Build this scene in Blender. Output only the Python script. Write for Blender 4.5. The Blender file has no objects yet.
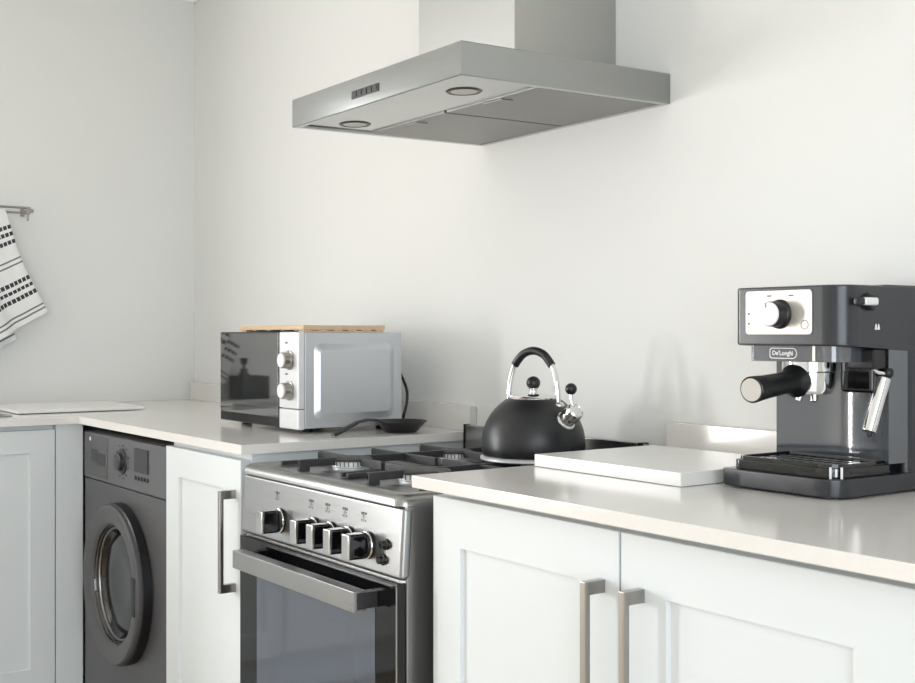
import bpy, bmesh, math, random
from mathutils import Vector, Matrix
random.seed(4)
PI = math.pi
COL = bpy.context.scene.collection

# ------------------------------------------------------------------ materials
def lin(c):
    return tuple(((v/255.0)/12.92 if v/255.0 <= 0.04045 else ((v/255.0+0.055)/1.055)**2.4) for v in c) + (1.0,)

def mat(name, rgb, rough=0.5, metal=0.0, ior=1.5, coat=0.0, coat_rough=0.05, var=0.0, scale=20.0,
        stretch=(1, 1, 1), bump=0.0, rvar=0.0, trans=0.0, emit=None, spec=None):
    m = bpy.data.materials.new(name)
    m.use_nodes = True
    nt = m.node_tree
    b = nt.nodes['Principled BSDF']
    col = lin(rgb)
    b.inputs['Base Color'].default_value = col
    b.inputs['Roughness'].default_value = rough
    b.inputs['Metallic'].default_value = metal
    b.inputs['IOR'].default_value = ior
    b.inputs['Coat Weight'].default_value = coat
    b.inputs['Coat Roughness'].default_value = coat_rough
    b.inputs['Transmission Weight'].default_value = trans
    if spec is not None:
        b.inputs['Specular IOR Level'].default_value = spec
    if var or bump or rvar:
        tc = nt.nodes.new('ShaderNodeTexCoord')
        mp = nt.nodes.new('ShaderNodeMapping')
        mp.inputs['Scale'].default_value = stretch
        nz = nt.nodes.new('ShaderNodeTexNoise')
        nz.inputs['Scale'].default_value = scale
        nz.inputs['Detail'].default_value = 3.0
        nt.links.new(tc.outputs['Object'], mp.inputs['Vector'])
        nt.links.new(mp.outputs['Vector'], nz.inputs['Vector'])
        if var:
            r = nt.nodes.new('ShaderNodeValToRGB')
            r.color_ramp.elements[0].position = 0.3
            r.color_ramp.elements[1].position = 0.7
            r.color_ramp.elements[0].color = tuple(v*(1-var) for v in col[:3]) + (1,)
            r.color_ramp.elements[1].color = tuple(min(1, v*(1+var)) for v in col[:3]) + (1,)
            nt.links.new(nz.outputs['Fac'], r.inputs['Fac'])
            nt.links.new(r.outputs['Color'], b.inputs['Base Color'])
        if rvar:
            mr = nt.nodes.new('ShaderNodeMapRange')
            mr.inputs['To Min'].default_value = max(0, rough-rvar)
            mr.inputs['To Max'].default_value = rough+rvar
            nt.links.new(nz.outputs['Fac'], mr.inputs['Value'])
            nt.links.new(mr.outputs['Result'], b.inputs['Roughness'])
        if bump:
            bp = nt.nodes.new('ShaderNodeBump')
            bp.inputs['Strength'].default_value = bump
            bp.inputs['Distance'].default_value = 0.002
            nt.links.new(nz.outputs['Fac'], bp.inputs['Height'])
            nt.links.new(bp.outputs['Normal'], b.inputs['Normal'])
    return m

M = {}
M['wall'] = mat('wall_paint', (231, 231, 228), 0.75, bump=0.05, scale=60)
M['ceiling'] = mat('ceiling_paint', (238, 238, 235), 0.8, bump=0.05, scale=60)
M['trim'] = mat('trim_paint', (240, 240, 238), 0.5, bump=0.02)
M['quartz'] = mat('quartz', (228, 225, 220), 0.14, var=0.012, scale=160)
M['cab'] = mat('cabinet_paint', (220, 225, 226), 0.42, bump=0.02, scale=90)
M['steel'] = mat('brushed_steel', (156, 156, 155), 0.30, 1.0, rvar=0.06, scale=6, stretch=(1, 40, 90))
M['hoodsteel'] = mat('hood_steel', (162, 164, 163), 0.15, 1.0, rvar=0.05, scale=6, stretch=(1, 1, 60))
M['fluesteel'] = mat('flue_steel', (182, 182, 179), 0.42, 1.0, rvar=0.05, scale=6, stretch=(40, 40, 1))
M['filter'] = mat('filter_mesh', (140, 139, 136), 0.42, 1.0, bump=0.3, scale=500)
M['chrome'] = mat('chrome', (222, 222, 222), 0.07, 1.0, rvar=0.02)
M['nickel'] = mat('nickel', (164, 161, 157), 0.30, 1.0, rvar=0.05, scale=8, stretch=(60, 60, 1))
M['alu'] = mat('silver_plastic', (226, 227, 228), 0.38, 0.35, rvar=0.03)
M['plate'] = mat('satin_plate', (196, 192, 186), 0.4, 0.6, rvar=0.03)
M['silver'] = mat('silver_paint', (206, 209, 213), 0.36, 0.65, rvar=0.03, scale=200)
M['blackglass'] = mat('black_glass', (10, 11, 12), 0.05, ior=1.5, rvar=0.01)
M['ovenglass'] = mat('oven_glass', (72, 79, 92), 0.06, ior=2.3, rvar=0.01)
M['doorglass'] = mat('mirror_glass', (40, 41, 40), 0.04, ior=3.2, rvar=0.01)
M['porthole'] = mat('porthole_glass', (16, 17, 18), 0.06, ior=1.7, rvar=0.01)
M['black'] = mat('black_plastic', (22, 22, 24), 0.35, rvar=0.05)
M['gloss'] = mat('gloss_black', (14, 14, 15), 0.08, ior=1.6, rvar=0.02)
M['matte'] = mat('matte_black', (27, 28, 31), 0.36, bump=0.05, scale=150)
M['iron'] = mat('cast_iron', (52, 52, 54), 0.5, bump=0.25, scale=220)
M['charcoal'] = mat('charcoal_plastic', (31, 34, 40), 0.30, rvar=0.03, coat=0.3, coat_rough=0.15)
M['smoke'] = mat('smoke_panel', (72, 76, 83), 0.10, ior=2.1, rvar=0.02)
M['graphite'] = mat('graphite_enamel', (84, 84, 86), 0.38, rvar=0.03, scale=120)
M['graphite2'] = mat('graphite_light', (92, 93, 95), 0.35, rvar=0.03)
M['graydark'] = mat('dark_grey_plastic', (46, 46, 48), 0.35, rvar=0.03)
M['print'] = mat('dark_print', (104, 106, 110), 0.5, rvar=0.02)
M['white'] = mat('white_plastic', (235, 235, 235), 0.4, rvar=0.02)
M['marble'] = mat('white_board', (238, 237, 234), 0.22, var=0.015, scale=8, stretch=(1, 4, 1))
M['bamboo'] = mat('bamboo', (214, 186, 152), 0.5, var=0.12, scale=12, stretch=(2, 30, 30))
M['cloth'] = mat('towel_cotton', (236, 236, 235), 0.9, bump=0.5, scale=420)
M['stripe'] = mat('towel_stripe', (58, 58, 62), 0.9, bump=0.5, scale=420)
M['stripe2'] = mat('towel_thin_stripe', (120, 122, 124), 0.9, bump=0.5, scale=420)
M['soap'] = mat('soap_bottle', (16, 16, 17), 0.25, rvar=0.02)
M['grey_disc'] = mat('grey_satin', (196, 192, 184), 0.4, 0.2, rvar=0.02)

def floor_mat():
    m = bpy.data.materials.new('oak_planks'); m.use_nodes = True
    nt = m.node_tree; b = nt.nodes['Principled BSDF']
    tc = nt.nodes.new('ShaderNodeTexCoord')
    br = nt.nodes.new('ShaderNodeTexBrick')
    br.inputs['Color1'].default_value = lin((196, 176, 150))
    br.inputs['Color2'].default_value = lin((184, 164, 138))
    br.inputs['Mortar'].default_value = lin((120, 104, 84))
    br.inputs['Scale'].default_value = 1.0
    br.inputs['Mortar Size'].default_value = 0.003
    br.inputs['Brick Width'].default_value = 1.4
    br.inputs['Row Height'].default_value = 0.16
    nz = nt.nodes.new('ShaderNodeTexNoise'); nz.inputs['Scale'].default_value = 14
    mx = nt.nodes.new('ShaderNodeMix'); mx.data_type = 'RGBA'; mx.blend_type = 'MULTIPLY'
    mx.inputs['Factor'].default_value = 0.25
    nt.links.new(tc.outputs['Object'], br.inputs['Vector'])
    nt.links.new(tc.outputs['Object'], nz.inputs['Vector'])
    nt.links.new(br.outputs['Color'], mx.inputs['A'])
    nt.links.new(nz.outputs['Color'], mx.inputs['B'])
    nt.links.new(mx.outputs['Result'], b.inputs['Base Color'])
    b.inputs['Roughness'].default_value = 0.4
    return m
M['floor'] = floor_mat()

def pane_mat():
    m = bpy.data.materials.new('window_glass'); m.use_nodes = True
    nt = m.node_tree
    for n in list(nt.nodes):
        if n.type != 'OUTPUT_MATERIAL': nt.nodes.remove(n)
    out = [n for n in nt.nodes if n.type == 'OUTPUT_MATERIAL'][0]
    t = nt.nodes.new('ShaderNodeBsdfTransparent'); g = nt.nodes.new('ShaderNodeBsdfGlossy')
    g.inputs['Roughness'].default_value = 0.02
    mx = nt.nodes.new('ShaderNodeMixShader'); mx.inputs['Fac'].default_value = 0.06
    nt.links.new(t.outputs[0], mx.inputs[1]); nt.links.new(g.outputs[0], mx.inputs[2])
    nt.links.new(mx.outputs[0], out.inputs['Surface'])
    return m
M['pane'] = pane_mat()

# ------------------------------------------------------------------ mesh builder
class MB:
    def __init__(self):
        self.bm = bmesh.new()

    def _faces(self, fs, mi):
        for f in fs: f.material_index = mi

    def box(self, x0, x1, y0, y1, z0, z1, bev=0.0, seg=2, mi=0):
        bm2 = bmesh.new()
        bmesh.ops.create_cube(bm2, size=1.0)
        for v in bm2.verts:
            v.co = Vector(((x0+x1)/2+v.co.x*(x1-x0), (y0+y1)/2+v.co.y*(y1-y0), (z0+z1)/2+v.co.z*(z1-z0)))
        if bev > 0:
            bmesh.ops.bevel(bm2, geom=bm2.edges[:], offset=bev, segments=seg, affect='EDGES', profile=0.5)
        self._merge(bm2, mi)
        return self

    def _merge(self, bm2, mi=0, mx=None):
        if mx is not None:
            bmesh.ops.transform(bm2, matrix=mx, verts=bm2.verts[:])
        self._faces(bm2.faces, mi)
        me = bpy.data.meshes.new('tmp'); bm2.to_mesh(me); bm2.free()
        n0 = len(self.bm.faces)
        self.bm.from_mesh(me); bpy.data.meshes.remove(me)
        self.bm.faces.ensure_lookup_table()

    def loft(self, rings, cap0=True, cap1=True, mi=0, closed=True):
        vr = [[self.bm.verts.new(p) for p in r] for r in rings]
        n = len(rings[0])
        for a, b in zip(vr, vr[1:]):
            for i in range(n if closed else n-1):
                j = (i+1) % n
                f = self.bm.faces.new((a[i], a[j], b[j], b[i])); f.material_index = mi
        if cap0:
            f = self.bm.faces.new(list(reversed(vr[0]))); f.material_index = mi
        if cap1:
            f = self.bm.faces.new(vr[-1]); f.material_index = mi
        return self

    def lathe(self, prof, c=(0, 0, 0), axis=(0, 0, 1), seg=48, mi=0):
        """prof: list of (r, h) along axis"""
        ax = Vector(axis).normalized()
        q = Vector((0, 0, 1)).rotation_difference(ax).to_matrix()
        c = Vector(c); prev = None
        for r, h in prof:
            if r < 1e-6:
                cur = [self.bm.verts.new(c + q @ Vector((0, 0, h)))]
            else:
                cur = [self.bm.verts.new(c + q @ Vector((r*math.cos(2*PI*i/seg), r*math.sin(2*PI*i/seg), h))) for i in range(seg)]
            if prev is not None:
                for i in range(seg):
                    j = (i+1) % seg
                    if len(prev) == 1 and len(cur) == 1: break
                    if len(prev) == 1: f = self.bm.faces.new((prev[0], cur[j], cur[i]))
                    elif len(cur) == 1: f = self.bm.faces.new((prev[i], prev[j], cur[0]))
                    else: f = self.bm.faces.new((prev[i], prev[j], cur[j], cur[i]))
                    f.material_index = mi
            prev = cur
        return self

    def cyl(self, p0, p1, r, r1=None, seg=32, bev=0.0, mi=0):
        p0 = Vector(p0); p1 = Vector(p1); L = (p1-p0).length
        r1 = r if r1 is None else r1
        b = bev
        pr = [(0, 0), (r-b, 0)]
        if b: pr += [(r-b*0.3, b*0.3), (r, b), (r1, L-b), (r1-b*0.3, L-b*0.3)]
        else: pr += [(r1, L)] if False else []
        if not b: pr = [(0, 0), (r, 0), (r1, L), (0, L)]
        else: pr += [(r1-b, L), (0, L)]
        return self.lathe(pr, p0, p1-p0, seg, mi)

    def sphere(self, c, r, seg=24, mi=0, sz=1.0):
        n = 14
        pr = [(r*math.sin(PI*i/n) if 0 < i < n else 0, -r*sz*math.cos(PI*i/n)) for i in range(n+1)]
        return self.lathe(pr, c, (0, 0, 1), seg, mi)

    def tube(self, pts, r, seg=14, mi=0, smooth=6, radii=None):
        P = [Vector(p) for p in pts]
        if smooth > 1 and len(P) > 2:
            out = []
            for i in range(len(P)-1):
                a = P[max(0, i-1)]; b = P[i]; c = P[i+1]; d = P[min(len(P)-1, i+2)]
                for k in range(smooth):
                    t = k/smooth
                    out.append(0.5*((2*b)+(c-a)*t+(2*a-5*b+4*c-d)*t*t+(3*b-a-3*c+d)*t**3))
            out.append(P[-1]); P = out
        up = None; rings = []
        for i, p in enumerate(P):
            t = (P[min(i+1, len(P)-1)]-P[max(i-1, 0)]).normalized()
            if up is None:
                up = t.orthogonal().normalized()
            up = (up - t*up.dot(t)).normalized()
            s = t.cross(up)
            rings.append([p+up*r*math.cos(2*PI*k/seg)+s*r*math.sin(2*PI*k/seg) for k in range(seg)])
        return self.loft(rings, mi=mi)

    def prism(self, poly, z0, z1, bev=0.0, mi=0):
        """poly (x,y) counter-clockwise, extruded in z with a small edge bevel"""
        if bev <= 0:
            return self.loft([[(x, y, z0) for x, y in poly], [(x, y, z1) for x, y in poly]], mi=mi)
        ins = inset_poly(poly, bev); ins2 = inset_poly(poly, bev*0.3)
        return self.loft([[(x, y, z0) for x, y in ins], [(x, y, z0+bev*.3) for x, y in ins2], [(x, y, z0+bev) for x, y in poly],
                          [(x, y, z1-bev) for x, y in poly], [(x, y, z1-bev*.3) for x, y in ins2], [(x, y, z1) for x, y in ins]], mi=mi)

    def torus(self, c, axis, R, r, seg=40, sub=10, mi=0):
        ax = Vector(axis).normalized(); q = Vector((0, 0, 1)).rotation_difference(ax).to_matrix(); c = Vector(c)
        rings = []
        for i in range(seg+1):
            a = 2*PI*i/seg
            rings.append([c+q@Vector(((R+r*math.cos(2*PI*k/sub))*math.cos(a), (R+r*math.cos(2*PI*k/sub))*math.sin(a), r*math.sin(2*PI*k/sub))) for k in range(sub)])
        return self.loft(rings, False, False, mi)

    def warp(self, fn):
        for v in self.bm.verts: v.co = Vector(fn(v.co))
        return self

    def build(self, name, m, parent=None, angle=35, origin=None):
        bmesh.ops.remove_doubles(self.bm, verts=self.bm.verts[:], dist=1e-6)
        bmesh.ops.recalc_face_normals(self.bm, faces=self.bm.faces[:])
        off = Vector((0, 0, 0))
        p = parent
        while p is not None:
            off += Vector(p.location); p = p.parent
        loc = Vector((0, 0, 0))
        if parent is None:
            if origin is None:
                xs = [v.co.x for v in self.bm.verts]; ys = [v.co.y for v in self.bm.verts]; zs = [v.co.z for v in self.bm.verts]
                loc = Vector(((min(xs)+max(xs))/2, (min(ys)+max(ys))/2, min(zs)))
            else: loc = Vector(origin)
            off = loc
        for v in self.bm.verts: v.co -= off
        me = bpy.data.meshes.new(name)
        self.bm.to_mesh(me); self.bm.free()
        me.shade_smooth()
        me.set_sharp_from_angle(angle=math.radians(angle))
        for mm in (m if isinstance(m, (list, tuple)) else [m]): me.materials.append(mm)
        o = bpy.data.objects.new(name, me); COL.objects.link(o)
        o.location = loc
        if parent is not None: o.parent = parent
        wn = o.modifiers.new('weighted_normals', 'WEIGHTED_NORMAL'); wn.weight = 100; wn.keep_sharp = True
        return o

def inset_poly(poly, d):
    n = len(poly); out = []
    for i in range(n):
        p0 = Vector(poly[i-1]); p = Vector(poly[i]); p1 = Vector(poly[(i+1) % n])
        a = (p-p0).normalized(); b = (p1-p).normalized()
        na = Vector((-a.y, a.x)); nb = Vector((-b.y, b.x))
        m = (na+nb)
        k = d/max(0.3, (1+na.dot(nb))) 
        out.append((p.x+m.x*k, p.y+m.y*k))
    return out

def rrect(x0, x1, y0, y1, r, seg=6):
    """counter-clockwise rounded rectangle; r = one radius or (x0y0, x1y0, x1y1, x0y1)"""
    if not isinstance(r, (tuple, list)): r = (r,)*4
    out = []
    for (cx, cy, sx, sy, rr, a0) in ((x0, y0, 1, 1, r[0], PI), (x1, y0, -1, 1, r[1], 1.5*PI), (x1, y1, -1, -1, r[2], 0), (x0, y1, 1, -1, r[3], .5*PI)):
        for k in range(seg+1):
            a = a0+k*PI/2/seg
            out.append((cx+sx*rr+rr*math.cos(a), cy+sy*rr+rr*math.sin(a)))
    return out

def thing(name, label, cat, loc, group=None):
    o = bpy.data.objects.new(name, None); COL.objects.link(o)
    o.empty_display_size = 0.05
    o.location = loc; o['label'] = label; o['category'] = cat
    if group: o['group'] = group
    return o

def tag(o, label, cat, group=None):
    o['label'] = label; o['category'] = cat
    if group: o['group'] = group
    return o

def struct(o):
    o['kind'] = 'structure'; return o

def text_mesh(txt, size):
    cu = bpy.data.curves.new('lettering', 'FONT'); cu.body = txt; cu.size = size
    cu.align_x = 'CENTER'; cu.align_y = 'CENTER'; cu.extrude = 0.0003; cu.offset = 0.00012
    o = bpy.data.objects.new('lettering', cu); COL.objects.link(o)
    dg = bpy.context.evaluated_depsgraph_get()
    me = bpy.data.meshes.new_from_object(o.evaluated_get(dg))
    bpy.data.objects.remove(o); bpy.data.curves.remove(cu)
    return me

CT = 0.90   # worktop height
# ------------------------------------------------------------------ room
RX, FY, CZ = 5.3, -4.2, 2.34
WY0, WY1, WZ0, WZ1 = -2.50, -1.60, 1.08, 2.02
DY0, DY1, DZA, DZB = -3.00, -2.60, .50, 1.52          # narrow tall window beside it       # window over the sink run, in the wall at x=0
struct(MB().box(-0.1, RX+.1, FY-.1, 0.1, -0.06, 0).build('floor', M['floor']))
struct(MB().box(-0.1, RX+.1, FY-.1, 0.1, CZ, CZ+.06).build('ceiling', M['ceiling']))
struct(MB().box(-0.1, RX+.1, 0, 0.1, 0, CZ).build('wall_back', M['wall']))
w = MB()
w.box(-.1, 0, FY, DY0, 0, CZ); w.box(-.1, 0, DY1, WY0, 0, CZ); w.box(-.1, 0, DY0, DY1, 0, DZA); w.box(-.1, 0, DY0, DY1, DZB, CZ); w.box(-.1, 0, WY1, 0, 0, CZ); w.box(-.1, 0, WY0, WY1, 0, WZ0); w.box(-.1, 0, WY0, WY1, WZ1, CZ)
struct(w.build('wall_left', M['wall']))
# patio window in the wall at x=RX and in the front wall
PY0, PY1, PZ0, PZ1 = -3.3, -1.0, 0.25, 2.1
w = MB()
w.box(RX, RX+.1, FY, PY0, 0, CZ); w.box(RX, RX+.1, PY1, 0, 0, CZ); w.box(RX, RX+.1, PY0, PY1, 0, PZ0); w.box(RX, RX+.1, PY0, PY1, PZ1, CZ)
struct(w.build('wall_right', M['wall']))
struct(MB().box(-.1, RX+.1, FY-.1, FY, 0, CZ).build('wall_front', M['wall']))

def window(name, x, y0, y1, z0, z1, bar=True):
    m = MB(); d = 0.035
    m.box(x-.018, x+.018, y0, y0+d, z0, z1, .004); m.box(x-.018, x+.018, y1-d, y1, z0, z1, .004)
    m.box(x-.018, x+.018, y0+d, y1-d, z0, z0+d, .004); m.box(x-.018, x+.018, y0+d, y1-d, z1-d, z1, .004)
    ym = (y0+y1)/2
    if bar: m.box(x-.016, x+.016, ym-.02, ym+.02, z0+d, z1-d, .004)
    f = m.build(name, M['trim']); struct(f)
    if not bar:
        MB().box(x-.004, x+.004, y0+d, y1-d, z0+d, z1-d).build('pane', M['pane'], f)
        return
    MB().box(x-.004, x+.004, y0+d, ym-.02, z0+d, z1-d).build('pane', M['pane'], f)
    MB().box(x-.004, x+.004, ym+.02, y1-d, z0+d, z1-d).build('pane', M['pane'], f)
window('window_1', -.02, WY0, WY1, WZ0, WZ1)
window('window_3', -.02, DY0, DY1, DZA, DZB, False)
window('window_2', RX+.02, PY0, PY1, PZ0, PZ1)

def cove(name, pts, along):
    m = MB()
    ring = lambda t: [along(a, b, t) for a, b in pts]
    m.loft([ring(0), ring(1)])
    struct(m.build(name, M['trim'], angle=60))
prof = [(0.0005, 0), (0.0005, -.06), (.008, -.06)] + [(.06-.052*math.cos(a), -.06+.052*math.sin(a)) for a in [PI/2*k/6 for k in range(7)]] + [(.068, 0)]
cove('trim_1', prof, lambda a, b, t: (RX*t, -a, CZ-.0005+b))
cove('trim_2', prof, lambda a, b, t: (a, FY*t, CZ-.0005+b))

# ------------------------------------------------------------------ worktops
GL, GR = 1.660, 2.297           # gap taken by the cooker
wt = MB()
poly = [(.0, -1.885), (.622, -1.885), (.622, -.606), (GL, -.606), (GL, 0), (0, 0)]
# keep a cut-out where the sink sits: split the short leg around it
SX0, SX1, SY0, SY1 = .175, .515, -1.23, -.765
wt.prism([(.002, SY1), (.622, SY1), (.622, -.606), (GL, -.606), (GL, -.001), (.002, -.001)], CT-.02, CT)
wt.box(.002, SX0, SY0, SY1, CT-.02, CT); wt.box(SX1, .622, SY0, SY1, CT-.02, CT)
wt.box(.002, .622, -1.885, SY0, CT-.02, CT)
tag(wt.build('worktop', M['quartz']), 'pale quartz L-shaped worktop in the corner under the silver microwave', 'worktop')
tag(MB().box(GR-.002, 4.02, -.606, -.001, CT-.02, CT, .0015).build('worktop', M['quartz']),
    'pale quartz straight worktop under the coffee machine', 'worktop')
um = MB().box(.002, GL-.007, -.02, -.0005, CT, .960, .001)
tag(um.build('upstand', M['quartz']), 'low pale stone upstand along the wall behind the microwave', 'upstand')
tag(MB().box(GR-.010, 4.02, -.02, -.0005, CT, .960, .001).build('upstand', M['quartz']),
    'low pale stone upstand along the wall behind the coffee machine', 'upstand')

# ------------------------------------------------------------------ cabinets
def R3(fr, u0, u1, z0, z1, d):
    """rectangle in a front plane. fr(u, z, depth) -> xyz"""
    return [fr(u0, z0, d), fr(u1, z0, d), fr(u1, z1, d), fr(u0, z1, d)]

def shaker(fr, u0, u1, z0, z1, st, parent, th=.02):
    m = MB(); e = .0012
    m.loft([R3(fr, u0, u1, z0, z1, th), R3(fr, u0, u1, z0, z1, e), R3(fr, u0+e, u1-e, z0+e, z1-e, 0),
            R3(fr, u0+st[0], u1-st[1], z0+st[2], z1-st[3], 0), R3(fr, u0+st[0]+.0015, u1-st[1]-.0015, z0+st[2]+.0015, z1-st[3]-.0015, .007)])
    return m.build('door', M['cab'], parent, angle=25)

def bar_handle(fr, u, z0, z1, parent, wdt=.012):
    m = MB()
    def bx(a0, a1, b0, b1, d0, d1, bv):
        p = fr(a0, b0, d0); q = fr(a1, b1, d1)
        m.box(min(p[0], q[0]), max(p[0], q[0]), min(p[1], q[1]), max(p[1], q[1]), min(p[2], q[2]), max(p[2], q[2]), bv)
    bx(u-wdt/2, u+wdt/2, z0, z1, -.036, -.027, .0015)
    for a, b in ((z0, z0+.018), (z1-.018, z1)):
        bx(u-wdt/2, u+wdt/2, a, b, -.030, 0, .001)
    return m.build('handle', M['nickel'], parent)

def front_y(y):            # doors facing -y
    return lambda u, z, d: (u, y+d, z)
def front_x(x):            # doors facing +x
    return lambda u, z, d: (x-d, u, z)

def carcass_y(x0, x1, yf, parent):
    m = MB().box(x0, x1, yf+.021, -.03, .12, CT-.021, .001)
    m.box(x0, x1, yf+.07, -.05, 0, .1205)
    return m.build('carcass', M['cab'], parent)

# narrow cabinet between washing machine and cooker
c = thing('base_cabinet', 'narrow white shaker cabinet between washing machine and cooker', 'cabinet', (1.44, -.3, 0))
carcass_y(1.232, 1.648, -.598, c)
d = shaker(front_y(-.598), 1.236, 1.640, .14, .866, (.074, .085, .074, .066), c)
bar_handle(front_y(-.598), 1.611, .590, .803, d)
# pair cabinet right of the cooker
c = thing('base_cabinet', 'wide white two-door shaker cabinet below the coffee machine', 'cabinet', (2.74, -.3, 0))
carcass_y(2.302, 3.186, -.57, c)
d = shaker(front_y(-.57), 2.304, 2.7405, .14, .866, (.076, .083, .076, .076), c)
bar_handle(front_y(-.57), 2.709, .585, .798, d)
d = shaker(front_y(-.57), 2.7445, 3.183, .14, .866, (.083, .077, .076, .076), c)
bar_handle(front_y(-.57), 2.784, .585, .798, d)
c = thing('base_cabinet', 'white two-door shaker cabinet at the far right end past the coffee machine', 'cabinet', (3.6, -.3, 0))
carcass_y(3.188, 4.0, -.57, c)
d = shaker(front_y(-.57), 3.19, 3.593, .14, .866, (.076, .076, .076, .076), c)
bar_handle(front_y(-.57), 3.555, .585, .798, d)
d = shaker(front_y(-.57), 3.597, 3.998, .14, .866, (.076, .076, .076, .076), c)
bar_handle(front_y(-.57), 3.635, .585, .798, d)
# cabinets of the short leg, facing +x
def leg_cabinet(y0, y1, label, inset=(.066, .066, .076, .062)):
    c = thing('base_cabinet', label, 'cabinet', (.3, (y0+y1)/2, 0))
    m = MB()   # open-topped box, so a sink bowl can hang inside
    m.box(.03, .585, y0+.001, y0+.018, .12, CT-.021); m.box(.03, .585, y1-.018, y1-.001, .12, CT-.021)
    m.box(.03, .045, y0+.018, y1-.018, .12, CT-.021); m.box(.045, .585, y0+.018, y1-.018, .12, .14)
    m.box(.05, .535, y0+.001, y1-.001, 0, .1205); m.box(.565, .585, y0+.018, y1-.018, .80, CT-.021)
    m.build('carcass', M['cab'], c)
    d = shaker(front_x(.605), y0+.002, y1-.002, .14, .866, inset, c)
    return d
d = leg_cabinet(-1.27, -.663, 'white shaker sink cabinet standing left of the washing machine')
bar_handle(front_x(.605), -1.225, .585, .798, d)
d = leg_cabinet(-1.88, -1.272, 'white shaker cabinet at the outer end of the short worktop under the window')
bar_handle(front_x(.605), -1.835, .585, .798, d)
fl = MB().box(.585, .605, -.6625, -.588, .0, CT-.021, .001)
tag(fl.build('filler_panel', M['cab']), 'plain white filler strip in the corner beside the washing machine', 'panel')

# ------------------------------------------------------------------ washing machine
t = thing('washing_machine', 'dark grey front-loading washing machine under the corner worktop', 'washing machine', (.935, -.3, 0))
X0, X1, YF = .613, 1.224, -.586
m = MB().box(X0, X1, YF+.012, -.05, .012, .862, .006)
for x in (X0+.06, X1-.06):
    for y in (-.54, -.11): m.cyl((x, y, 0), (x, y, .013), .02)
m.build('body', M['graphite'], t)
m = MB().box(X0+.001, X1-.001, YF, YF+.03, .014, .7315, .004, 2); m.build('front_panel', M['graphite'], t)
cp = MB().box(X0+.001, X1-.001, YF-.002, YF+.03, .7325, .860, .005, 3).build('control_panel', M['graphite2'], t)
dd = MB().box(X0+.012, X0+.196, YF-.004, YF+.02, .742, .853, .006, 3).build('detergent_drawer', M['graphite'], t)
m = MB().box(X0+.070, X0+.115, YF-.0048, YF-.003, .782, .816).box(X0+.120, X0+.180, YF-.0048, YF-.003, .775, .808)
m.build('drawer_label', M['graydark'], dd)
MB().cyl((X0+.06, YF-.005, .842), (X0+.06, YF-.003, .842), .006, seg=16).build('drawer_badge', M['white'], dd)
dl = MB().lathe([(0, 0), (.034, 0), (.033, .003), (.024, .005), (.023, .014), (.020, .016), (0, .016)], (.915, YF-.002, .800), (0, -1, 0), 36)
dl.build('program_dial', M['graydark'], t)
m = MB()
for k in range(11):
    a = PI*(0.1+k*.18); cx, cz = .915+.045*math.cos(a), .800+.045*math.sin(a)*0.95
    m.box(cx-.005, cx+.005, YF-.0028, YF-.0015, cz-.0018, cz+.0018)
m.build('dial_print', M['graydark'], cp)
MB().box(1.008, 1.098, YF-.0055, YF, .783, .842, .001).build('display', M['graydark'], t)
m = MB()
for k in range(5): MB().cyl((1.012+k*.02, YF-.005, .768), (1.012+k*.02, YF-.001, .768), .0055, seg=16).build('function_button', M['graydark'], t)
# porthole door
DC = Vector((.918, YF, .488))
ax = (0, -1, 0)
dr = MB().lathe([(.165, .001), (.202, .001), (.203, .012), (.202, .034), (.198, .039), (.190, .040), (.160, .034), (.152, .029), (.147, .020)], DC, ax, 72).build('door', M['graphite'], t, angle=30)
MB().lathe([(.201, .002), (.206, .002), (.206, .024), (.2015, .027)], DC, ax, 72).build('door_side_shade', M['black'], dr)  # black band: shade on the door ring's outer side, put in as colour
MB().lathe([(.149, .026), (.146, .014), (.132, -.000), (.124, .003), (.105, .010), (.06, .006), (0, .003)], DC, ax, 72).build('door_glass', M['porthole'], dr)
MB().torus(DC+Vector((0, -.013, 0)), ax, .142, .003, 64).build('inner_trim', M['nickel'], dr)
MB().box(DC.x+.168, DC.x+.190, YF-.0425, YF-.034, .44, .535, .003).build('door_handle', M['black'], dr)
MB().box(X0+.015, X0+.12, YF-.003, YF+.004, .03, .14, .003).build('filter_flap', M['graphite2'], t)

# ------------------------------------------------------------------ cooker
CX0, CX1, CF = 1.669, 2.272, -.612
t = thing('cooker', 'stainless steel freestanding gas cooker between the white cabinets', 'cooker', ((CX0+CX1)/2, -.33, 0))
m = MB().box(CX0+.0005, CX1-.0005, CF+.012, -.06, .03, .846, .003)
for x in (CX0+.05, CX1-.05):
    for y in (-.54, -.12): m.cyl((x, y, 0), (x, y, .031), .02)
m.build('body', M['steel'], t)
# control panel, top leaning back a touch
m = MB().box(CX0, CX1, CF, CF+.022, .724, .8445, .008, 4)
m.warp(lambda v: (v.x, v.y+(v.z-.726)*.06, v.z))
cp = m.build('control_panel', M['steel'], t)
# hob plate: rounded rim around a lower tray
def hob_ring(i, z): return [(x, y, z) for x, y in rrect(CX0+i, CX1-i, CF+i-.001, -.052-i, max(.002, .022-i*.35), 5)]
m = MB().loft([hob_ring(0, .8455), hob_ring(0, .852), hob_ring(.003, .859), hob_ring(.010, .864), hob_ring(.02, .8655), hob_ring(.030, .8645), hob_ring(.040, .860), hob_ring(.048, .859)])
m.build('hob_plate', M['steel'], t, angle=40)
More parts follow.
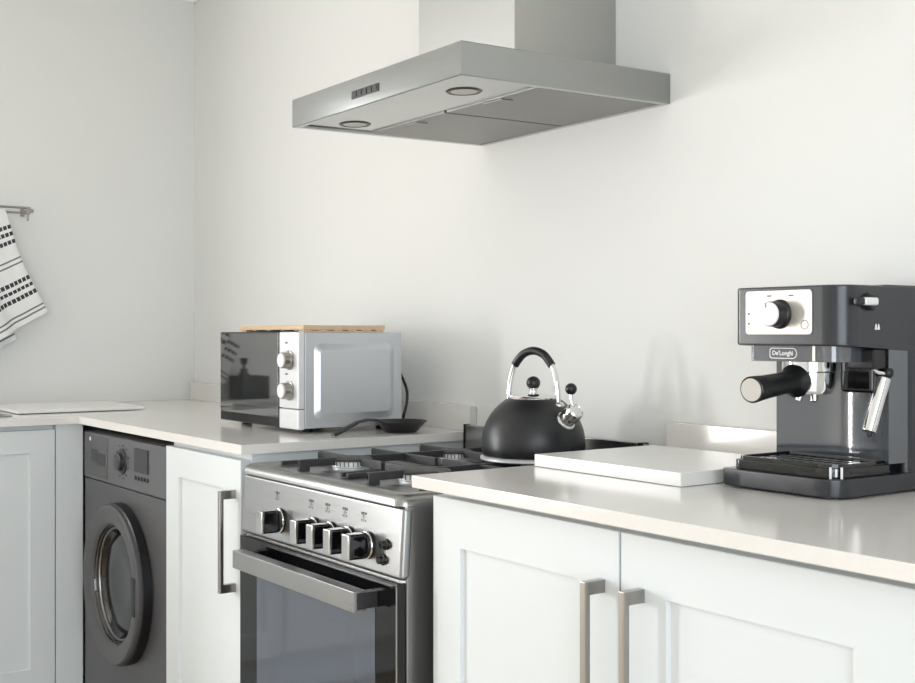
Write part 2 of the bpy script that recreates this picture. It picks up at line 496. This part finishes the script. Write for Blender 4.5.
# burners
def burner(x, y, r):
    z = .8593
    b = MB().lathe([(r+.030, 0), (r+.028, .0015), (r+.010, .0022), (r+.006, .001), (r-.004, .001)], (x, y, z), (0, 0, 1), 40)
    o = b.build('burner', M['steel'], t)
    MB().lathe([(0, .0005), (r-.003, .0005), (r-.003, .004), (r, .006), (r, .0165), (r-.003, .018), (0, .018)], (x, y, z), (0, 0, 1), 40).build('burner_head', M['alu'], o)
    MB().lathe([(r-.004, .0175), (r+.002, .0175), (r+.002, .0205), (r-.003, .0235), (0, .0245)], (x, y, z), (0, 0, 1), 40).build('burner_cap', M['iron'], o)
    mm = MB()
    n = 28
    for k in range(n):
        a = 2*PI*k/n
        p = Vector((x+(r+.0008)*math.cos(a), y+(r+.0008)*math.sin(a), z+.0075)); q = Vector((math.cos(a), math.sin(a), 0))*.0012
        mm.cyl(p-q, p-q+Vector((0, 0, .009)), .0011, seg=6)
    mm.build('flame_slot', M['black'], o)
    MB().cyl((x-.012, y+r+.01, z), (x-.012, y+r+.01, z+.016), .003, seg=10).build('igniter', M['white'], o)
BX, BX2, BY, BY2 = 1.848, 2.106, -.455, -.200
burner(BX, BY, .040); burner(BX2, BY, .048); burner(BX, BY2, .034); burner(BX2, BY2, .034)
# cast-iron pan supports, one over each side: tall fingers on low side rails
def pan_support(x0, x1, cx):
    m = MB(); y0, y1 = -.575, -.100; w = .0085; zt = .884; zl = .869; z0 = .8601; ym = (BY+BY2)/2
    for x in (x0, x1-w): m.box(x, x+w, y0+.03, y1, z0, zl, .0015)
    m.box(x0+w*.5, x1-w*.5, ym-w/2, ym+w/2, z0+.005, zt-.001, .0015)
    m.box(x0+w*.5, x1-w*.5, y1-w, y1, z0, zl, .0015)
    for cy, g in ((BY, .026), (BY2, .022)):
        for s_, xe in ((-1, x0), (1, x1)):
            a, b = sorted((xe-s_*w*.3, cx+s_*g)); m.box(a, b, cy-w/2, cy+w/2, z0+.009, zt, .0015)
            a, b = sorted((xe, xe-s_*.020)); m.box(a, b, cy-w/2-.0005, cy+w/2+.0005, z0, zt-.002, .0015)
        ends = (y0, ym) if cy == BY else (ym, y1)
        m.box(cx-w/2, cx+w/2, ends[0], cy-g, z0+.009, zt, .0015); m.box(cx-w/2, cx+w/2, cy+g, ends[1], z0+.009, zt, .0015)
    m.box(cx-w/2-.0005, cx+w/2+.0005, y0, y0+.024, z0, zt-.0005, .0015)
    m.box(cx-w/2-.0005, cx+w/2+.0005, y1-.020, y1, z0, zt-.002, .0015)
    m.build('pan_support', M['iron'], t)
pan_support(1.716, 1.966, BX); pan_support(1.980, 2.232, BX2)
# back guard
m = MB().box(CX0+.014, CX1-.006, -.058, -.044, .846, .919, .002)
rg = m.build('back_guard', M['steel'], t)
for x, w_ in ((CX0+.013, .005), (CX1-.020, .013)): MB().box(x, x+w_, -.0605, -.0430, .850, .9205, .001).build('guard_end', M['black'], rg)
# knobs
def knob(x, z, wide):
    yb = CF+(z-.726)*.06
    k = MB().lathe([(0, 0), (.0235, 0), (.0235, .004), (.020, .008), (.0185, .010), (0, .010)], (x, yb, z), ax, 36).build('knob', M['black'], t)
    MB().torus((x, yb-.005, z), ax, .0225, .0016, 36, 8).build('knob_ring', M['chrome'], k)
    g = MB().box(x-.0125, x+.0125, yb-.042, yb-.008, z-.0215, z+.0215, .004, 3)
    g.warp(lambda v: (x+(v.x-x)*(1-.12*max(0, (yb-.01-v.y)/.034)), v.y, v.z)); g.build('knob_grip', M['gloss'], k)
    MB().box(x-.0112, x+.0112, yb-.0455, yb-.0405, z-.0215, z+.0215, .002).build('knob_face', M['chrome'], k)
KZ = .769
KX = (1.840, 1.976, 2.038, 2.100, 2.164)
for x in KX: knob(x, KZ, .027)
for z in (.7785, .752):
    yb = CF+(z-.726)*.06
    b = MB().lathe([(0, 0), (.0095, 0), (.0095, .003), (.007, .0045), (.0065, .011), (0, .0115)], (2.224 if z > .76 else 2.217, yb, z), ax, 24)
    b.build('push_button', M['gloss'], t)
for i, x in enumerate(KX):       # little hob symbol printed over each knob
    z = .814; yb = CF+(z-.726)*.06; m = MB()
    m.box(x-.0175, x-.0165, yb-.0006, yb+.001, z-.009, z+.009); m.box(x-.024, x-.010, yb-.0006, yb+.001, z-.0005, z+.0005)
    for a, b in ((-.006, -.006), (.006, -.006), (-.006, .006), (.006, .006)):
        m.box(x-.017+a-.0022, x-.017+a+.0022, yb-.0006, yb+.001, z+b-.0022, z+b+.0022)
    m.build('panel_symbol', M['print'], cp)
# oven door
DZ0, DZ1 = .20, .720
od = MB().box(CX0+.004, CX1-.004, CF-.004, CF+.030, DZ0, DZ1, .003).build('oven_door', M['blackglass'], t)
MB().box(CX0+.085, 2.200, CF-.0052, CF-.003, DZ0+.05, .690, .0004).build('oven_window', M['ovenglass'], od)
MB().box(CX1-.0075, CX1-.0050, CF-.0050, CF-.003, DZ0, DZ1-.004, .0004).build('door_trim', M['steel'], od)
m = MB().box(1.742, 2.208, -.664, -.655, .668, .703, .0015)
m.box(1.742, 2.208, -.657, -.640, .668, .6715); m.box(1.742, 2.208, -.657, -.640, .6995, .703)
h = m.build('handle', M['steel'], od)
for x in (1.742, 2.188): MB().box(x, x+.020, -.655, CF-.0041, .672, .699, .001).build('handle_mount', M['graydark'], h)
MB().box(CX0+.004, CX1-.004, CF-.002, CF+.03, .04, .195, .003).build('storage_drawer', M['steel'], t)

# ------------------------------------------------------------------ cooker hood
HX0, HX1, HY, HB, HT = 1.675, 2.280, -.497, 1.565, 1.6235
sag = lambda v: (v.x, v.y, v.z+.0135*(v.y+.25)+.0063*(v.x-1.98)+.0005)
t = thing('cooker_hood', 'stainless steel chimney cooker hood mounted on the wall over the cooker', 'cooker hood', (1.98, 0, HB))
def hr(i, z, k=0): return [(HX0+i, HY+i, z), (HX1-i, HY+i, z), (HX1-i, -.001-i*k, z), (HX0+i, -.001-i*k, z)]
m = MB().loft([hr(.0015, HT, 0), hr(0, HT-.0015), hr(0, HB+.0015), hr(.0015, HB), hr(.014, HB, 1), hr(.016, HB+.004, 1)])
cn = m.warp(sag).build('canopy', M['hoodsteel'], t, angle=25)
m = MB().box(1.800, 2.128, -.262, -.0005, HT-.01, CZ-.002, .0015)
m.box(1.793, 2.135, -.270, -.0005, CZ-.012, CZ-.001)
fl = m.build('chimney', M['fluesteel'], t)
m = MB().box(1.921, 2.019, HY-.0015, HY+.003, 1.583, 1.5985, .0005); m.warp(sag)
bp = m.build('control_strip', M['black'], t)
for k in range(5): MB().box(1.926+k*.0185, 1.940+k*.0185, HY-.003, HY-.001, 1.5858, 1.5955, .0006).warp(sag).build('control_button', M['black'], bp)
for x, y in ((1.760, -.395), (2.155, -.400)):
    m = MB().lathe([(.024, -.003), (.033, -.003), (.034, 0), (.031, .002), (.026, .001), (.024, -.001)], (x, y, HB+.004), (0, 0, -1), 36).warp(sag)
    lp = m.build('lamp', M['graydark'], t)
    MB().cyl((x, y, HB+.0045), (x, y, HB+.0025), .0245).warp(sag).build('lamp_lens', M['grey_disc'], lp)
for x0, x1 in ((1.70, 1.975), (1.983, 2.262)):
    m = MB().box(x0, x1, -.318, -.018, HB+.0005, HB+.0042, .0008)
    for k in range(9):
        xx = x0+.02+k*(x1-x0-.04)/8
    f = m.warp(sag).build('grease_filter', M['filter'], t)
    xm = (x0+x1)/2
    MB().box(xm-.03, xm+.03, -.312, -.285, HB-.0015, HB+.001, .0008).warp(sag).build('filter_latch', M['filter'], f)

# ------------------------------------------------------------------ microwave
t = thing('microwave', 'silver microwave with dark mirrored door on the corner worktop', 'microwave', (1.29, -.25, CT))
MX0, MX1, MB_, MT, MF = 1.083, 1.503, .912, 1.132, -.392
bd = MB().box(MX0+.001, MX1-.001, MF+.018, -.112, MB_, MT, .003)
body = bd.build('body', M['silver'], t)
# pressed panel on the side
y0, y1, z0, z1 = -.352, -.135, .930, 1.106
def sr(i, dx, r): return [(MX1-.001+dx, a, b) for a, b in rrect(y0+i, y1-i, z0+i, z1-i, r, 6)]
m = MB().loft([sr(0, -.001, .018), sr(.001, .0005, .018), sr(.013, .0075, .014), sr(.016, .008, .012)], False, True)
m.build('pressed_side_panel', M['silver'], body, angle=20)
m = MB().box(MX0, 1.4075, MF, MF+.0175, MB_-.002, MT+.001, .003, 3)
dr = m.build('door', M['blackglass'], t)
MB().box(MX0+.003, 1.405, MF-.0012, MF+.001, MB_+.021, MT-.002, .0005).build('door_window', M['doorglass'], dr)
cp = MB().box(1.409, MX1, MF, MF+.0175, .957, MT+.001, .003, 3).build('control_panel', M['alu'], t)
b = MB().box(1.409, MX1, MF, MF+.0175, MB_-.002, .9555, .003, 3).build('door_button', M['alu'], t)
MB().cyl((1.445, MF-.0006, .936), (1.445, MF+.001, .936), .004, seg=16).build('button_mark', M['white'], b)
for z in (1.068, .998):
    k = MB().lathe([(0, 0), (.0225, 0), (.0225, .003), (.0195, .004), (.0185, .020), (.017, .0215), (0, .0215)], (1.462, MF, z), ax, 36).build('knob', M['nickel'], t)
    MB().lathe([(.0165, .0205), (.0165, .0235), (.0155, .0245), (0, .0245)], (1.462, MF, z), ax, 36).build('knob_cap', M['white'], k)
for z in (1.106, 1.034): MB().box(1.440, 1.452, MF-.0005, MF+.001, z, z+.004).build('panel_print', M['print'], cp)
for x in (MX0+.05, MX1-.05):
    for y in (MF+.05, -.14): MB().cyl((x, y, CT), (x, y, MB_+.001), .013, .015, seg=20).build('foot', M['black'], t)
MB().tube([(1.486, -.113, 1.045), (1.487, -.104, 1.028), (1.489, -.090, .995), (1.489, -.089, .965), (1.487, -.097, .93), (1.47, -.09, .905), (1.40, -.07, .904), (1.30, -.06, .904)], .0035).build('power_cord', M['black'], t)

# bamboo tray on the microwave
t = thing('bamboo_tray', 'light bamboo trivet board lying on top of the microwave', 'tray', (1.31, -.26, MT))
m = MB().box(1.150, 1.490, -.372, -.152, MT+.0055, MT+.0165, .0015)
m.build('board', M['bamboo'], t)
for x in (1.160, 1.462):
    m = MB()
    n = 6
    m.box(x, x+.026, -.370, -.154, MT, MT+.004, .001)
    for k in range(n):
        y = -.368+k*.0385
        m.box(x, x+.026, y, y+.018, MT+.003, MT+.006)
    m.build('foot_rail', M['bamboo'], t)

# ------------------------------------------------------------------ frying pan
P = Vector((1.580, -.165, CT))
t = thing('frying_pan', 'small black frying pan with arched handle on the worktop beside the microwave', 'pan', P)
MB().lathe([(0, .0005), (.034, .0005), (.038, .003), (.058, .024), (.0615, .0255), (.060, .0275), (.056, .0255), (.037, .006), (0, .005)], P, (0, 0, 1), 48).build('pan_body', M['black'], t)
dv = Vector((.030, -.2, 0)).normalized(); sv = Vector((-dv.y, dv.x, 0))
rings = []
for r, z, w in ((.054, .024, .012), (.075, .032, .010), (.100, .034, .010), (.130, .030, .011), (.165, .016, .012), (.192, .0065, .012), (.200, .004, .009)):
    c0 = P+dv*r+Vector((0, 0, z))
    th = .0035
    rings.append([c0+sv*w*math.cos(a)+Vector((0, 0, th*math.sin(a))) for a in [2*PI*k/14 for k in range(14)]])
MB().loft(rings).build('handle', M['black'], t)

# ------------------------------------------------------------------ kettle
K = Vector((2.106, -.198, .8846))
t = thing('kettle', 'matt black whistling kettle with chrome arched handle on the cooker', 'kettle', K)
MB().lathe([(0, .000), (.100, .000), (.1035, .002), (.1035, .006), (.097, .009), (0, .009)], K, (0, 0, 1), 64).build('base_rim', M['alu'], t)
bodyprof = [(.0965, .006), (.1000, .014), (.1012, .026), (.1006, .042), (.0975, .058), (.0920, .073), (.0840, .087), (.0745, .099), (.0640, .109), (.0555, .1155), (.0500, .1185), (.047, .1195)]
MB().lathe(bodyprof, K, (0, 0, 1), 72).build('body', M['matte'], t, angle=60)
ld = MB().lathe([(.0495, .1175), (.0500, .1205), (.0455, .1235), (.030, .1275), (.014, .1295), (0, .130)], K, (0, 0, 1), 48).build('lid', M['chrome'], t, angle=60)
MB().lathe([(.0085, .129), (.0075, .133), (.0085, .138)], K, (0, 0, 1), 24).build('knob_stem', M['chrome'], ld)
MB().sphere(K+Vector((0, 0, .1485)), .0138, sz=.95).build('lid_knob', M['black'], ld)
hd = Vector((.975, .22, 0)).normalized()
HP = [(-.060, .111), (-.0605, .135), (-.056, .158), (-.046, .183), (-.026, .2035), (0, .211), (.026, .2035), (.045, .183), (.0545, .158), (.059, .135), (.060, .110)]
hp = [K+hd*r+Vector((0, 0, z)) for r, z in HP]
h = MB().tube(hp, .0052).build('handle', M['chrome'], t)
MB().tube(hp[3:8], .0080).build('grip', M['black'], h)
for s in (-1, 1):
    MB().sphere(K+hd*(.0625*s)+Vector((0, 0, .107)), .0105, sz=.7).build('handle_bracket', M['chrome'], h)
sd = Vector((.97, .11, 0)).normalized()
sa = (sd*.80+Vector((0, 0, .60))).normalized()
s0 = K+sd*.079+Vector((0, 0, .0755))
sp = MB().lathe([(.0205, -.004), (.0215, .006), (.0205, .009), (.0165, .011), (.0155, .026)], s0, sa, 36)
sp = sp.build('spout', M['chrome'], t)
MB().lathe([(.0165, .024), (.0172, .026), (.0172, .040), (.0150, .043), (.0135, .0435), (.0125, .042), (0, .042)], s0, sa, 36).build('whistle_cap', M['chrome'], sp)
top = K+sd*.099+Vector((0, 0, .134))
MB().tube([s0+sa*.033+Vector((0, 0, .012)), s0+sa*.026+Vector((0, 0, .030)), top-Vector((0, 0, .004))], .0036, smooth=6).build('lever', M['chrome'], sp)
MB().sphere(top+Vector((0, 0, .006)), .0112).build('lever_knob', M['black'], sp)

# ------------------------------------------------------------------ boards
tag(MB().box(2.312, 2.656, -.364, -.075, CT+.0005, CT+.0215, .0015).build('chopping_board', M['marble']),
    'thick white chopping board lying on the worktop beside the coffee machine', 'board')
tag(MB().box(.085, .452, -.722, -.350, CT+.002, CT+.011, .0015).build('chopping_board', M['marble']),
    'thin white board lying on the corner worktop left of the microwave', 'board')

# ------------------------------------------------------------------ sink
def sk(i, z, r): return [(x, y, z) for x, y in rrect(SX0-.012+i, SX1+.012-i, SY0-.012+i, SY1+.012-i, r, 5)]
m = MB().loft([sk(0, CT+.0003, .02), sk(.001, CT+.003, .02), sk(.016, CT+.003, .02), sk(.022, CT-.004, .02), sk(.03, .755, .04), sk(.05, .74, .05)], False, True)
tag(m.build('sink', M['steel']), 'stainless steel sink bowl set in the corner worktop by the left edge', 'sink')

# sink caddy and soap pump (seen reflected in the microwave door)
def caddy(x0, x1, y0, y1, z0, z1):
    r = lambda i, z: [(x, y, z) for x, y in rrect(x0+i, x1-i, y0+i, y1-i, .008, 4)]
    return MB().loft([r(0, z0), r(0, z1), r(.003, z1), r(.003, z0+.004)])
tag(caddy(.030, .135, -1.010, -.900, CT, CT+.081).build('sink_caddy', M['soap']), 'open black box caddy on the worktop between sink and wall', 'caddy')
t = thing('soap_dispenser', 'black pump soap dispenser standing in the black caddy', 'soap dispenser', (.080, -.935, CT+.0046))
MB().lathe([(0, 0), (.020, 0), (.022, .003), (.022, .075), (.018, .084), (.013, .09), (.013, .102), (0, .102)], (.080, -.935, CT+.0046), (0, 0, 1), 32).build('bottle', M['soap'], t)
MB().lathe([(0, .101), (.0055, .101), (.0055, .116), (.011, .118), (.014, .139), (0, .139)], (.080, -.935, CT+.0046), (0, 0, 1), 24).build('pump', M['soap'], t)

# ------------------------------------------------------------------ coffee machine
AX0, AX1 = 2.688, 2.887
t = thing('coffee_machine', 'dark blue-grey espresso coffee machine with silver dial on the right worktop', 'coffee machine', (2.79, -.16, CT))
pl = lambda y0, y1, i=0: rrect(AX0+i, AX1-i, y0+i, y1, (.010, .036, .004, .004), 10)
m = MB().prism(rrect(AX0-.008, AX1, -.305, -.03, (.010, .036, .004, .004), 10), CT+.003, .9285, .0025)
for x in (AX0+.025, AX1-.025):
    for y in (-.275, -.06): m.cyl((x, y, CT), (x, y, CT+.0045), .010, seg=20)
m.build('base', M['charcoal'], t, angle=25)
# drip tray
m = MB().prism(rrect(AX0+.008, AX1-.008, -.296, -.17, (.012, .034, .004, .004), 10), .928, .9425, .002)
dt = m.build('drip_tray', M['gloss'], t, angle=25)
m = MB().loft([[(x, y, z) for x, y in rrect(AX0+.012+i, AX1-.012-i, -.290+i, -.174-i, (.010, .030, .004, .004), 8)] for i, z in ((0, .942), (.0005, .9475), (.004, .9475), (.0055, .9445))])
for i in range(9):
    x = AX0+.034+i*.0165
    for j in range(4): m.box(x, x+.006, -.272+j*.024, -.258+j*.024, .9440, .9452)
m.build('drip_grill', M['gloss'], dt, angle=25)
a0 = 2.850, -.2605
m = MB()
for u, hh in ((-.0075, .016), (0, .011), (.0075, .016)):
    dx = Vector((.707, .707, 0)); n = Vector((.707, -.707, 0)); c0 = Vector((2.8725, -.2862, .9365))+dx*u
    m.box(-.0016, .0016, -.0005, .0005, -hh/2, hh/2)
    m.bm.verts.ensure_lookup_table()
    for v in m.bm.verts[-8:]:
        p = v.co.copy(); v.co = c0 + dx*p.x + n*p.y + Vector((0, 0, p.z))
m.build('tray_symbol', M['white'], dt)
# column with glossy front
m = MB().prism(rrect(AX0-.002, AX1-.002, -.140, -.03, (.006, .012, .004, .004), 6), .926, 1.118)
m.build('column', M['charcoal'], t, angle=25)
m = MB()
rr = []
N = 14
for z in (.9435, 1.112):
    ring = []
    for k in range(N+1):
        s = k/N; x = AX0-.002+s*(AX1-AX0-.000); ring.append((x, -.184+.034*math.sin(PI*s), z))
    for k in range(N, -1, -1):
        s = k/N; x = AX0-.002+s*(AX1-AX0-.000); ring.append((x, -.139, z))
    rr.append(ring)
m.loft(rr); m.build('splash_panel', M['smoke'], t, angle=40)
# head
m = MB().prism(rrect(AX0+.007, AX1, -.290, -.03, (.010, .036, .004, .004), 10), 1.112, 1.197, .003)
m.warp(lambda v: (v.x, v.y, v.z-(.055*(v.y+.290) if v.z < 1.15 else 0)))
hd_ = m.build('head', M['charcoal'], t, angle=25)
MB().box(AX0+.01, AX1-.003, -.19, -.05, 1.1965, 1.1985, .0008).build('tank_lid', M['charcoal'], hd_)
def fr(x, z, d): return (x, -.290+d, z)
m = MB().loft([[fr(x, z, -d) for x, z in rrect(2.717+i, 2.836-i, 1.1275+i, 1.1915-i, .005, 5)] for i, d in ((0, -.001), (0, .0012), (.0006, .0018))])
cp = m.build('control_plate', M['plate'], t)
k = MB().lathe([(0, 0), (.0215, 0), (.0205, .004), (.0185, .006), (.018, .022), (0, .022)], (2.780, -.2918, 1.157), ax, 40).build('control_dial', M['black'], t)
MB().lathe([(.0170, .0215), (.0168, .0242), (.016, .0248), (0, .0248)], (2.780, -.2918, 1.157), ax, 40).build('dial_cap', M['white'], k)
MB().box(2.7752, 2.7764, -.3172, -.3160, 1.166, 1.1725).build('dial_mark', M['black'], k)
for x, z in ((2.7235, 1.158), (2.7235, 1.1435)):
    MB().box(x-.0016, x+.0016, -.2922, -.2916, z-.0016, z+.0016).build('indicator_light', M['print'], cp)
MB().torus((2.824, -.2919, 1.1415), ax, .0062, .0005, 24, 6).build('steam_symbol', M['print'], cp)
for x in (2.757, 2.796): MB().box(x, x+.0085, -.2922, -.2916, 1.1825, 1.1845).build('dial_symbol', M['print'], cp)
# neck below the head, with the maker's badge
m = MB().prism(rrect(2.712, 2.862, -.276, -.165, (.006, .02, .004, .004), 6), 1.0885, 1.1145, .001)
nk = m.build('neck', M['smoke'], t, angle=25)
bx, bz = 2.7735, 1.1005
m = MB()
rings = []
def badge(i): return [(x, z) for x, z in rrect(bx-.024+i, bx+.025-i, bz-.0078+i, bz+.0078-i, (.004, .0076-i, .0076-i, .004), 8)]
for i, d in ((0, .0002), (0, .0008), (.0011, .0008), (.0011, .0002)): rings.append([(x, -.276-d, z) for x, z in badge(i)])
m.loft(rings, False, False); bd = m.build('badge_outline', M['white'], nk)
tm = text_mesh("De'Longhi", .0092)
for v in tm.vertices:
    x, y, z = v.co; v.co = (x*1.0, -z, y)
tm.materials.append(M['white'])
o = bpy.data.objects.new('badge_lettering', tm); COL.objects.link(o); o.parent = nk
off = Vector(t.location)+Vector(nk.location); o.location = Vector((bx-.0005, -.2766, bz))-off
MB().box(2.826, 2.831, -.2775, -.2755, 1.090, 1.113).build('neck_trim', M['nickel'], nk)
# group head and portafilter
G = Vector((2.777, -.222, 0))
m = MB().lathe([(0, 1.090), (.0385, 1.090), (.0385, 1.074), (.0365, 1.072), (0, 1.072)], G, (0, 0, 1), 48); m.build('group_head', M['chrome'], t)
m = MB().lathe([(.030, 1.073), (.0372, 1.072), (.0355, 1.046), (.033, 1.041), (.012, 1.039), (0, 1.039)], G, (0, 0, 1), 48)
pf = m.build('portafilter', M['chrome'], t)
hv = Vector((.13, -1, -.085)).normalized()
p0 = Vector((2.778, -.252, 1.0605))
h = MB().lathe([(.0, -.006), (.024, -.006), (.0245, .006), (.020, .012), (.0165, .018), (.0158, .035), (.0172, .09), (.0188, .112), (.0188, .116), (.0172, .1175), (0, .1175)], p0, hv, 36).build('portafilter_handle', M['black'], pf)
MB().lathe([(.0163, .1170), (.0160, .1182), (0, .1182)], p0, hv, 32).build('handle_cap', M['grey_disc'], h)
m = MB()
for s in (-1, 1): m.cyl(G+Vector((.012*s, -.004, 1.041)), G+Vector((.014*s, -.006, 1.030)), .006, .005, seg=18)
m.build('coffee_spout', M['chrome'], pf)
# steam knob on the side
m = MB().lathe([(0, 0), (.0125, 0), (.012, .006), (.0095, .009), (0, .009)], (AX1, -.234, 1.1735), (1, 0, 0), 32)
kn = m.build('steam_knob', M['black'], t)
MB().box(AX1+.004, AX1+.013, -.274, -.258, 1.1685, 1.1785, .002).build('lever_arm', M['black'], kn)
MB().box(AX1+.006, AX1+.015, -.260, -.230, 1.168, 1.179, .003, 3).build('lever_cap', M['alu'], kn)
m = MB()
for dy in (-.003, .003):
    y = -.214+dy
    m.loft([[(AX1+.0002, y-.0028, 1.1345), (AX1+.0002, y+.0028, 1.1345), (AX1+.0002, y+.001, 1.1425), (AX1+.0002, y-.001, 1.1425)],
            [(AX1+.0007, y-.0028, 1.1345), (AX1+.0007, y+.0028, 1.1345), (AX1+.0007, y+.001, 1.1425), (AX1+.0007, y-.001, 1.1425)]])
m.build('side_symbol', M['white'], hd_)
# steam wand
MB().box(2.818, 2.874, -.206, -.140, 1.044, 1.112, .006, 3).build('boiler_housing', M['gloss'], t)
m = MB().box(2.838, 2.882, -.215, -.172, 1.078, 1.108, .004)
sw = m.build('wand_mount', M['black'], t)
MB().tube([(2.868, -.203, 1.105), (2.870, -.203, 1.088), (2.874, -.198, 1.0755), (2.880, -.185, 1.072)], .0032).build('wand_pipe', M['chrome'], sw)
MB().sphere((2.881, -.180, 1.073), .0085).build('wand_joint', M['black'], sw)
MB().cyl((2.877, -.184, 1.066), (2.872, -.212, .990), .0105, .0102, bev=.002).build('frother_sleeve', M['chrome'], sw)
MB().cyl((2.874, -.2118, .9905), (2.8735, -.2145, .984), .004, .0035).build('wand_tip', M['black'], sw)

# ------------------------------------------------------------------ towel rail and towel
t = thing('towel_rail', 'chrome double-bar towel rail on the wall at the left edge', 'towel rail', (0, -.75, 1.517))
for z in (1.5255, 1.509):
    MB().cyl((.062, -1.05, z), (.062, -.578, z), .0035, seg=16, bev=.001).build('bar', M['nickel'], t)
for y in (-.586, -1.04):
    m = MB().box(.0005, .006, y-.007, y+.007, 1.503, 1.531, .002); m.cyl((.005, y, 1.517), (.064, y, 1.517), .004, seg=16)
    m.box(.0585, .0655, y-.003, y+.003, 1.484, 1.529, .001)
    m.build('bracket', M['nickel'], t)
MB().sphere((.062, -.574, 1.517), .0065).build('end_cap', M['nickel'], t)

P0 = Vector((-.652, 1.4917)); L = Vector((.378, -.926))
t = thing('tea_towel', 'white cotton tea towel with black woven stripes hanging from the rail', 'towel', (.075, -.72, 1.1))
def is_stripe(l, j):
    for a in (.025, .048, .072, .192, .214, .237):
        if a <= l < a+.0115: return 1 if (j % 5) != 4 else 0
    for a in (.129, .144, .285, .298):
        if a <= l < a+.0045: return 2
    return 0
def towel(name, l0, l1, xoff, smax, sh=(0, 0), s0=0.0):
    m = MB(); dl, ds = .0025, .0028
    nl = int((l1-l0)/dl); ns = int(smax/ds)
    V = []
    for i in range(nl+1):
        l = l0+i*dl; th = math.radians(20+34*max(0, l)); row = []
        for j in range(ns+1):
            s = s0+j*ds
            dip = -.35*s*s if s < .3 else -.0315-.21*(s-.3)
            y = P0.x+L.x*l-math.cos(th)*s+sh[0]-.014*max(0, math.sin(PI*l/.31))*math.exp(-s*6)
            z = P0.y+L.y*l-math.sin(th)*s+sh[1]+dip*.3
            amp = min(1, max(0, l+.04)/.12)
            fold = amp*(.014*math.sin(s*42+l*3)+.006*math.sin(s*95+1.3))*(1-.5*math.exp(-s*12))
            x = xoff+fold
            if l < 0:
                zr = 1.5255+.005
                if z > zr: x -= (z-zr)*1.6; z = zr-(z-zr)*.15
            row.append(m.bm.verts.new((max(x, .012), y, z)))
        V.append(row)
    for i in range(nl):
        l = l0+(i+.5)*dl
        for j in range(ns):
            f = m.bm.faces.new((V[i][j], V[i][j+1], V[i+1][j+1], V[i+1][j])); f.material_index = is_stripe(l, j)
    o = m.build(name, [M['cloth'], M['stripe'], M['stripe2']], t, angle=180)
    so = o.modifiers.new('thickness', 'SOLIDIFY'); so.thickness = .0025; so.offset = 0
    return o
towel('front_fold', -.028, .318, .083, .34)
towel('back_fold', -.02, .318, .046, .30, (-.085, -.085))

# ------------------------------------------------------------------ light and camera
def area(name, loc, sx, sy, d, power, col):
    la = bpy.data.lights.new(name, 'AREA'); la.shape = 'RECTANGLE'; la.size = sx; la.size_y = sy
    la.energy = power; la.color = col
    o = bpy.data.objects.new(name, la); COL.objects.link(o); o.location = loc
    o.rotation_euler = Vector(d).to_track_quat('-Z', 'Y').to_euler()
    return o
area('daylight_window', (-.030, (WY0+WY1)/2, (WZ0+WZ1)/2), WY1-WY0, WZ1-WZ0, (1, 0, 0), 24, (1.0, .995, .99))
area('daylight_slot', (-.030, (DY0+DY1)/2, (DZA+DZB)/2), DY1-DY0, DZB-DZA, (1, 0, 0), 76, (1.0, .995, .99))
area('daylight_patio', (RX+.030, (PY0+PY1)/2, (PZ0+PZ1)/2), PY1-PY0, PZ1-PZ0, (-1, 0, 0), 62, (.86, .93, 1.0))
# ceiling lamp in the middle of the room
t = thing('ceiling_lamp', 'round white flush ceiling lamp in the middle of the room', 'lamp', (2.3, -2.2, CZ-.06))
MB().lathe([(0, 0), (.13, .004), (.17, .02), (.18, .058), (0, .058)], (2.3, -2.2, CZ-.06), (0, 0, 1), 48).build('lamp_shade', M['white'], t)
wd = bpy.data.worlds.new('sky'); bpy.context.scene.world = wd; wd.use_nodes = True
bg = wd.node_tree.nodes['Background']; bg.inputs['Color'].default_value = (.75, .85, 1, 1); bg.inputs['Strength'].default_value = 1.0

cam = bpy.data.cameras.new('camera'); co = bpy.data.objects.new('camera', cam); COL.objects.link(co)
F = 1187.2
cam.sensor_width = 36; cam.lens = F*36/915
cam.shift_y = -(341.5-333.6)/915*1.0
co.location = (3.90, -1.662, 1.129)
yaw = math.radians(35.56)
co.rotation_euler = Vector((-math.cos(yaw), math.sin(yaw), 0)).to_track_quat('-Z', 'Y').to_euler()
cam.dof.use_dof = False
sc = bpy.context.scene
sc.camera = co
vs = sc.view_settings
sc.display_settings.display_device = 'sRGB'
vs.view_transform = 'Standard'; vs.look = 'None'; vs.gamma = 1; vs.use_curve_mapping = False
vs.exposure = 0.12
